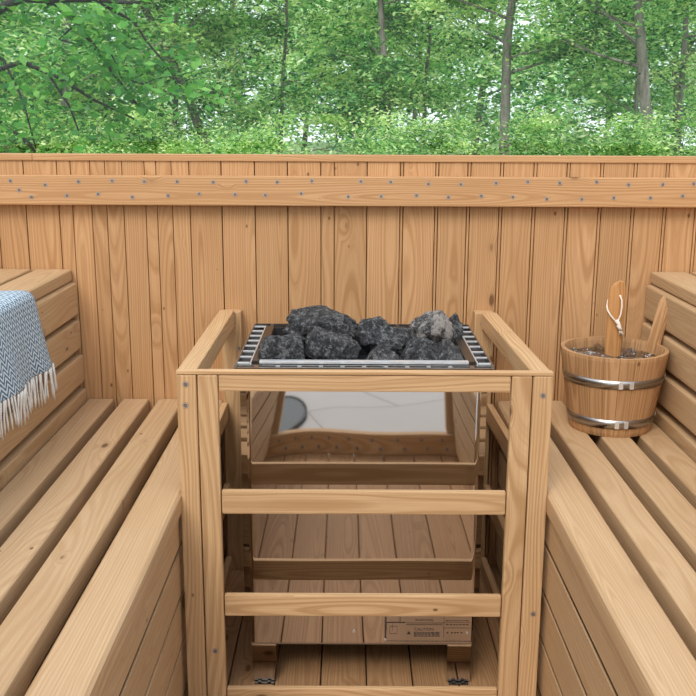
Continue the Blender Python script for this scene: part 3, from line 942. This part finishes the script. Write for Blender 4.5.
# knot and frayed ends
for p_, q_, r_ in (((-.001, -.013, .241), (.006, -.0135, .232), .0045), ((.001, -.0145, .239), (.009, -.014, .225), .0042), ((.004, -.014, .231), (.011, -.0135, .219), .0048)):
    cyl(bm, p_, q_, r_, r_ * .9, 10)
for k in range(9):
    a_ = k * .7
    tube(bm, [(.008, -.014, .222), (.010 + .003 * math.cos(a_), -.014 + .002 * math.sin(a_), .216), (.013 + .005 * math.cos(a_), -.014 + .003 * math.sin(a_), .209 + .002 * math.sin(a_ * 2))], [.001, .0009, .0006], 5)
finish(bm, 'cord_loop', M['cord'], ladle, smooth=True, label='pale knotted cotton cord through the handle hole')

# ------------------------------------------------------------------ throw blanket
bx0 = -0.660                    # front boards' plane
TB = (-0.80, 1.6, 0.76)
throw = thing('throw_blanket', 'blue-grey woven throw with pale fringe hanging over the left upper bench', 'blanket', TB)
bm = bmesh.new()
uvl = bm.loops.layers.uv.new('UVMap')
NS_, NT_ = 72, 84
path = []                       # profile across the bench: (x, z)
Ltop = 0.30
def prof_pt(s):
    """s metres from the back of the cloth; rounds the bench nose and drops"""
    if s < Ltop: return (-0.967 + s, 0.7655)
    q = s - Ltop
    ra = 0.022; arc = ra * math.pi / 2
    xo_ = -0.967 + Ltop
    if q < arc:
        a_ = q / ra
        return (xo_ + ra * math.sin(a_), 0.7655 - ra + ra * math.cos(a_))
    q -= arc
    return (xo_ + ra + q * 0.06, 0.7655 - ra - q * 0.99)
Ltot = Ltop + .022 * math.pi / 2 + 0.150
vv = []
for i in range(NS_ + 1):
    row = []
    s = Ltot * i / NS_
    x_, z_ = prof_pt(s)
    drop = max(0, s - Ltop) / (Ltot - Ltop)
    for j in range(NT_ + 1):
        t_ = j / NT_
        yy = 1.22 + (1.925 - 1.22) * t_
        yy += 0.055 * drop * drop * (t_ - .0) + .006 * math.sin(s * 22)
        fold = 0.006 * math.sin(t_ * 26 + s * 5) * drop + 0.0025 * noise.noise(Vector((s * 12, t_ * 18, 1)))
        lift = 0.002 * noise.noise(Vector((s * 9, t_ * 14, 7)))
        edge = max(0, (t_ - .93) / .07)
        row.append(bm.verts.new((x_ + (fold + .006) * drop - .002 * edge - TB[0], yy - TB[1], z_ + lift * (1 - drop) - .004 * edge * (1 - drop) + 0.006 * (1 - t_) * drop - TB[2])))
    vv.append(row)
for i in range(NS_):
    for j in range(NT_):
        f = bm.faces.new((vv[i][j], vv[i][j + 1], vv[i + 1][j + 1], vv[i + 1][j]))
        for lp, (a_, b_) in zip(f.loops, ((i, j), (i, j + 1), (i + 1, j + 1), (i + 1, j))):
            lp[uvl].uv = (b_ / NT_ * .72, a_ / NS_ * Ltot)
        f.smooth = True
hem = [vv[NS_][j].co.copy() for j in range(NT_ + 1)]
me = bpy.data.meshes.new('cloth'); bm.to_mesh(me); bm.free()
cl = link('cloth', me, M['throw'], throw)
md = cl.modifiers.new('thick', 'SOLIDIFY'); md.thickness = .004; md.offset = 1
rs = random.Random(3)
NTA = 74
for k in range(NTA):
    t_ = k / (NTA - 1) * NT_ * .999
    j = int(t_); fr_ = t_ - j
    p = hem[j].lerp(hem[j + 1], fr_) + Vector((.002, 0, .002))
    L_ = rs.uniform(.056, .072)
    sw = rs.uniform(-.004, .014)
    ph = rs.uniform(0, 6)
    pts = [p + Vector((.001 + .002 * math.sin(q * 2.4 + ph), sw * q + .0012 * math.sin(q * 6 + ph), -L_ * q)) for q in (0, .25, .5, .75, 1)]
    bm = bmesh.new()
    tube(bm, pts, [.0020, .0024, .0020, .0024, .0015], 6)
    finish(bm, 'tassel', M['yarn'], throw, smooth=True)

# ------------------------------------------------------------------ outside the door
bm = bmesh.new()
bmesh.ops.create_cube(bm, size=1, matrix=Matrix.Translation((0, -3.4, -0.11)) @ Matrix.Diagonal((9, 7.3, .06, 1)))
o = finish(bm, 'patio', M['paving'], kind='structure')
bm = bmesh.new()
lathe(bm, [(0.0005, 0), (.29, 0), (.30, .004), (.30, .012), (.29, .016), (.0005, .016)], 56)
mt_ = finish(bm, 'grey_disc', M['felt'], smooth=False); mt_.location = (-.50, -.36, -.08)  # disc added for an unclear dark shape in the heater's reflection
tag(mt_, 'round grey disc with dark rim on the paving, standing in for an unclear reflected shape', 'mat')
bm = bmesh.new()
lathe(bm, [(.3005, 0), (.314, 0), (.314, .018), (.3005, .018)], 56)
finish(bm, 'disc_rim', M['rubber'], mt_)

# ------------------------------------------------------------------ forest
bm = bmesh.new()
NG = 60
gv = [[bm.verts.new((-60 + 120 * i / NG, -12 + 112 * j / NG, -0.16 + 0.0 * i)) for i in range(NG + 1)] for j in range(NG + 1)]
for j in range(NG + 1):
    for i in range(NG + 1):
        v = gv[j][i]
        far = max(0, (v.co.y - 6) / 50)
        v.co.z = -0.16 - (0.25 if v.co.y > 3 else 0) + far * 1.2 * noise.noise(Vector((v.co.x * .06, v.co.y * .06, 3)))
for j in range(NG):
    for i in range(NG): bm.faces.new((gv[j][i], gv[j][i + 1], gv[j + 1][i + 1], gv[j + 1][i]))
finish(bm, 'ground', M['ground'], kind='structure', smooth=True)

def leaf_mesh(name, centers, normals, tones, size, mat, parent, rng, aspect=.5):
    """every leaf is a folded pointed blade of two triangles"""
    n = len(centers)
    d = rng.normal(size=(n, 3)); d[:, 2] *= .45
    nn = normals / np.linalg.norm(normals, axis=1, keepdims=True)
    d -= nn * np.sum(d * nn, axis=1, keepdims=True)
    d /= np.linalg.norm(d, axis=1, keepdims=True) + 1e-9
    s = np.cross(nn, d)
    L = size * rng.uniform(.6, 1.35, size=(n, 1))
    tip = centers + d * L; base = centers - d * L * .15
    mid = centers + d * L * .4 - nn * L * .10
    l = mid + s * L * aspect * .5 + nn * L * .12; r = mid - s * L * aspect * .5 + nn * L * .12
    V = np.empty((n, 4, 3)); V[:, 0] = base; V[:, 1] = l; V[:, 2] = tip; V[:, 3] = r
    me = bpy.data.meshes.new(name)
    me.vertices.add(n * 4); me.vertices.foreach_set('co', V.reshape(-1))
    me.loops.add(n * 6); me.polygons.add(n * 2)
    idx = np.arange(n)[:, None] * 4 + np.array([0, 2, 1, 0, 3, 2])[None]
    me.loops.foreach_set('vertex_index', idx.reshape(-1).astype(np.int32))
    me.polygons.foreach_set('loop_start', np.arange(n * 2, dtype=np.int32) * 3)
    me.update(calc_edges=True)
    at = me.attributes.new('tone', 'FLOAT', 'POINT')
    at.data.foreach_set('value', np.repeat(np.clip(tones, 0, 1), 4).astype(np.float32))
    me.validate()
    return link(name, me, mat, parent)

def tree(name, label, base, top, h, r0, nleaf, leaf, lmat, seed, spread=1.6, z0=0.6, sprays=60, group='trees of the forest behind the window', bark='bark', lean=None, nbr=16, flat=.16, cr=.38, cat='tree', limbs=None):
    rs = random.Random(seed); rng = np.random.default_rng(seed)
    t = thing(name, label, cat, base, group)
    bm = bmesh.new()
    r0 *= .68
    lx, ly = top
    K = 9
    trunk = [Vector((lx * (q / K) + .05 * noise.noise(Vector((seed, q * .7, 0))) * min(q, 1), ly * (q / K), h * q / K)) for q in range(K + 1)]
    tube(bm, trunk, [r0 * (1 - .82 * q / K) * (1.25 if q == 0 else 1) for q in range(K + 1)], 8)
    tips = []
    def at(z_):
        f_ = min(K - 1e-4, max(0, z_ / h * K)); i = int(f_)
        return trunk[i].lerp(trunk[i + 1], f_ - i)
    for k in range(nbr):
        z_ = z0 + (h * .95 - z0) * (k + rs.random() * .8) / nbr
        a_ = rs.uniform(0, 2 * math.pi)
        L_ = spread * rs.uniform(.55, 1.0) * (1 - .45 * z_ / h)
        up = rs.uniform(.15, .75)
        p = at(z_); pts = [p]
        dr = Vector((math.cos(a_), math.sin(a_), up)).normalized()
        for q in range(5):
            dr = (dr + Vector((rs.uniform(-.22, .22), rs.uniform(-.22, .22), rs.uniform(-.16, .12)))).normalized()
            pts.append(pts[-1] + dr * L_ / 5)
            if q > 0: tips.append(pts[-1].copy())
        rb = r0 * .34 * (1 - .6 * z_ / h)
        tube(bm, pts, [rb * (1 - .8 * q / 5) for q in range(6)], 5)
        for q in (2, 3, 4):
            d2 = (dr + Vector((rs.uniform(-.9, .9), rs.uniform(-.9, .9), rs.uniform(-.3, .5)))).normalized()
            e1 = pts[q] + d2 * L_ * .28
            tube(bm, [pts[q], pts[q].lerp(e1, .5) + Vector((0, 0, .02)), e1], [rb * .35, rb * .25, rb * .12], 4)
            tips.append(e1)
    finish(bm, 'trunk', M[bark], t, smooth=True)
    # leaves: flattened sprays around the branch tips
    C = []; N = []; T = []
    nleaf = int(nleaf * 1.9); leaf = leaf * .70; sprays = int(sprays * 1.25)
    per = nleaf // max(1, sprays)
    for k in range(sprays):
        tp = tips[rs.randrange(len(tips))]
        c = np.array(tp) + rng.normal(size=3) * np.array([.16, .16, .10]) * spread * .5
        rad = cr * rs.uniform(.5, 1.25)
        tilt = rng.normal(size=3) * .28; tilt[2] = 1
        pp = rng.normal(size=(per, 3)) * np.array([rad, rad, rad * flat]) * .6
        pp[:, 2] -= (pp[:, 0] * tilt[0] + pp[:, 1] * tilt[1]) + .25 * (pp[:, 0] ** 2 + pp[:, 1] ** 2) / rad
        C.append(c + pp)
        nm = np.tile(tilt, (per, 1)) + rng.normal(size=(per, 3)) * .42
        N.append(nm)
        T.append(rng.normal(.48, .36, size=per) + rs.uniform(-.36, .40))  # wide tone spread paints sunlit sprays and dark gaps
    C = np.concatenate(C); N = np.concatenate(N); T = np.concatenate(T)
    leaf_mesh('foliage', C, N, T, leaf, M[lmat], t, rng)
    return t

# middle distance trees with the trunks one can see
tree('slender_tree', 'slender leaning tree with thin grey stem, left of the window centre', (-1.05, 11.2, -.4), (-2.3, 0.0), 5.2, .10, 11000, .085, 'leaf_mid', 11, z0=1.3)
tree('slender_tree', 'thin upright tree just right of the leftward-leaning one', (-.95, 12.6, -.4), (.25, 0), 5.0, .055, 9000, .085, 'leaf_mid', 12, z0=1.4)
tree('forest_tree', 'forked grey-brown tree rising right above the middle of the heater', (.56, 11.4, -.4), (-.35, 0.3), 5.0, .10, 12000, .085, 'leaf_mid', 13, z0=1.4)
tree('slender_tree', 'thin straight stemmed tree between the forked and the pale tree', (.92, 12.4, -.4), (.1, 0), 4.6, .055, 9000, .085, 'leaf_mid', 14, z0=1.5)
tree('forest_tree', 'pale grey straight-trunked tree right of the window centre', (1.66, 10.4, -.4), (.02, 0), 5.4, .105, 12000, .08, 'leaf_mid', 15, z0=1.9)
tree('forest_tree', 'brown leaning tree at the right with the strongest trunk', (3.08, 9.3, -.4), (-.80, 0), 5.2, .11, 6500, .075, 'leaf_mid', 16, z0=2.0, spread=1.4)
tree('slender_tree', 'thin tree close behind the brown leaning trunk', (3.12, 10.4, -.4), (-.2, 0), 4.8, .05, 6000, .08, 'leaf_mid', 17, z0=1.9)
tree('slender_tree', 'upright brown stemmed tree nearest the right edge of the window', (3.60, 10.6, -.4), (-.05, 0), 5.0, .075, 7000, .08, 'leaf_mid', 18, z0=1.9)
tree('forest_tree', 'leafy tree at the left behind the dark overhanging branches', (-2.95, 9.6, -.4), (.5, 0), 5.2, .07, 15000, .075, 'leaf_mid', 19, z0=.9, spread=1.8)
tree('slender_tree', 'thin stemmed leafy tree at the far left edge of the window', (-3.9, 10.4, -.4), (.2, 0), 5.0, .06, 13000, .08, 'leaf_mid', 20, z0=.9)
tree('forest_tree', 'bushy tree between the far left trees and the leaning slender tree', (-2.15, 11.5, -.4), (.3, 0), 4.6, .06, 12000, .08, 'leaf_mid', 21, z0=.9)
# far rows
fx = [(-10.5, 24), (-7.4, 21), (-4.6, 23), (-2.2, 20), (0.3, 22), (2.4, 19.5), (4.6, 23), (7.2, 21), (10.2, 24), (-8.6, 30), (-5.0, 32), (-1.4, 29), (2.0, 31), (8.4, 32), (12, 30), (-12, 31)]
wh = ['far left edge', 'left, second from the edge', 'left behind the overhanging branches', 'left of centre', 'centre', 'right of centre', 'right, behind the pale trunk', 'right behind the brown trunk', 'far right edge',
      'left in the farthest row', 'left of centre in the farthest row', 'centre in the farthest row', 'right of centre in the farthest row', 'right in the farthest row', 'outermost right in the farthest row', 'outermost left in the farthest row']
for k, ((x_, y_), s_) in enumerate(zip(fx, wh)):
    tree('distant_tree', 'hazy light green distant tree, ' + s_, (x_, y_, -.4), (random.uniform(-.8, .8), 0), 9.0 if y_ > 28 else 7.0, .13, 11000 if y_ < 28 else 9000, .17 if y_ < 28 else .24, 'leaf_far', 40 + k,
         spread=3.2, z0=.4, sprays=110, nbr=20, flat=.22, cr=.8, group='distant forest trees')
# shrubs that close the bottom of the view
for k in range(13):
    x_ = -4.5 + k * .75 + random.uniform(-.15, .15); y_ = 8.0 + random.uniform(-.5, .8)
    side = ('left', 'middle', 'right')[min(2, k // 5)]
    tree('shrub', 'light green leafy shrub behind the wall, number %d' % k, (x_, y_, -.4), (0, 0), 1.55, .02, 6500, .05, 'leaf_shrub', 80 + k, spread=.8, z0=.3, sprays=60, nbr=12, flat=.3, cr=.24,
         group='shrubs along the foot of the window view', cat='shrub')['label'] = (
        'light green leafy shrub seen just above the back wall, ' + ['at the left edge', 'second from the left edge', 'third from the left edge', 'fourth from the left edge', 'fifth from the left edge', 'left of the middle', 'in the middle',
        'right of the middle', 'below the pale trunk', 'fourth from the right edge', 'third from the right edge', 'second from the right edge', 'at the right edge'][k])

# near tree at the left: dark boughs reaching across the window
nt_ = thing('overhanging_tree', 'near tree at the left with dark bare boughs and larger leaves', 'tree', (-2.75, 4.9, -.4))
def near(p): return Vector((p[0] + 2.75, p[1] - 4.9, p[2] + .4))
def bough(pts, r0, r1, n=7):
    bm = bmesh.new()
    pts = [near(p) for p in pts]
    fine = []
    for a_, b_ in zip(pts[:-1], pts[1:]):
        for q in range(4):
            p = a_.lerp(b_, q / 4)
            fine.append(p + Vector((0, 0, 1)) * .012 * noise.noise(p * 5) + Vector((1, 0, 0)) * .012 * noise.noise(p * 5 + Vector((9, 0, 0))))
    fine.append(pts[-1])
    tube(bm, fine, [r0 + (r1 - r0) * q / (len(fine) - 1) for q in range(len(fine))], n)
    finish(bm, 'bough', M['bark_dark'], nt_, smooth=True)
    return fine
bm = bmesh.new()
tube(bm, [near(p) for p in ((-2.75, 4.9, -.42), (-2.7, 4.9, .5), (-2.5, 4.9, 1.2), (-2.25, 4.9, 1.7), (-2.3, 4.9, 2.5), (-2.2, 4.9, 3.4))], [.11, .09, .08, .07, .05, .03], 10)
finish(bm, 'trunk', M['bark_dark'], nt_, smooth=True)
YN = 4.9
F = []
F += bough([(-2.25, 4.9, 1.5), (-1.78, YN, 1.62), (-1.60, YN, 1.70), (-1.2, YN - .1, 1.69), (-.98, YN - .2, 1.66)], .034, .008)
F += bough([(-1.50, YN, 1.70), (-1.33, YN - .05, 1.60), (-1.22, YN, 1.42), (-1.12, YN, 1.28), (-1.03, YN, 1.16)], .013, .006)
F += bough([(-1.33, YN, 1.58), (-1.18, YN, 1.45), (-1.14, YN + .05, 1.32)], .006, .003)
F += bough([(-1.25, YN - .1, 1.70), (-1.06, YN, 1.60), (-.93, YN, 1.42), (-.86, YN, 1.30)], .009, .003)
F += bough([(-2.3, 4.9, 1.2), (-1.62, YN, 1.40), (-1.45, YN, 1.33), (-1.28, YN, 1.22), (-1.1, YN + .1, 1.13)], .014, .005)
F += bough([(-1.50, YN, 1.36), (-1.40, YN, 1.20), (-1.36, YN, 1.05)], .008, .004)
F += bough([(-2.3, 4.9, 1.0), (-1.8, YN, 1.15), (-1.62, YN, 1.02), (-1.55, YN, .9)], .012, .006)
F += bough([(-1.95, 4.9, 1.55), (-1.75, YN + .1, 1.42), (-1.63, YN, 1.2), (-1.58, YN, .98)], .009, .004)
F += bough([(-1.32, YN, 1.60), (-1.40, YN - .1, 1.50), (-1.26, YN - .1, 1.46), (-1.18, YN - .1, 1.52)], .005, .002)
F += bough([(-1.17, YN, 1.35), (-1.02, YN, 1.3), (-.9, YN, 1.33), (-.8, YN, 1.28)], .005, .002)
rng = np.random.default_rng(5)
C = []; N = []; T = []
for k in range(210):
    p = F[rng.integers(len(F))]
    c = np.array(p) + rng.normal(size=3) * np.array([.10, .16, .07])
    m_ = rng.integers(5, 12)
    C.append(c + rng.normal(size=(m_, 3)) * np.array([.05, .05, .03])); nm = rng.normal(size=(m_, 3)) * .5; nm[:, 2] += .8; nm[:, 1] -= .3; N.append(nm)
    T.append(rng.normal(.5, .2, size=m_) + rng.uniform(-.25, .25))
leaf_mesh('foliage', np.concatenate(C), np.concatenate(N), np.concatenate(T), .05, M['leaf_near'], nt_, rng, .62)
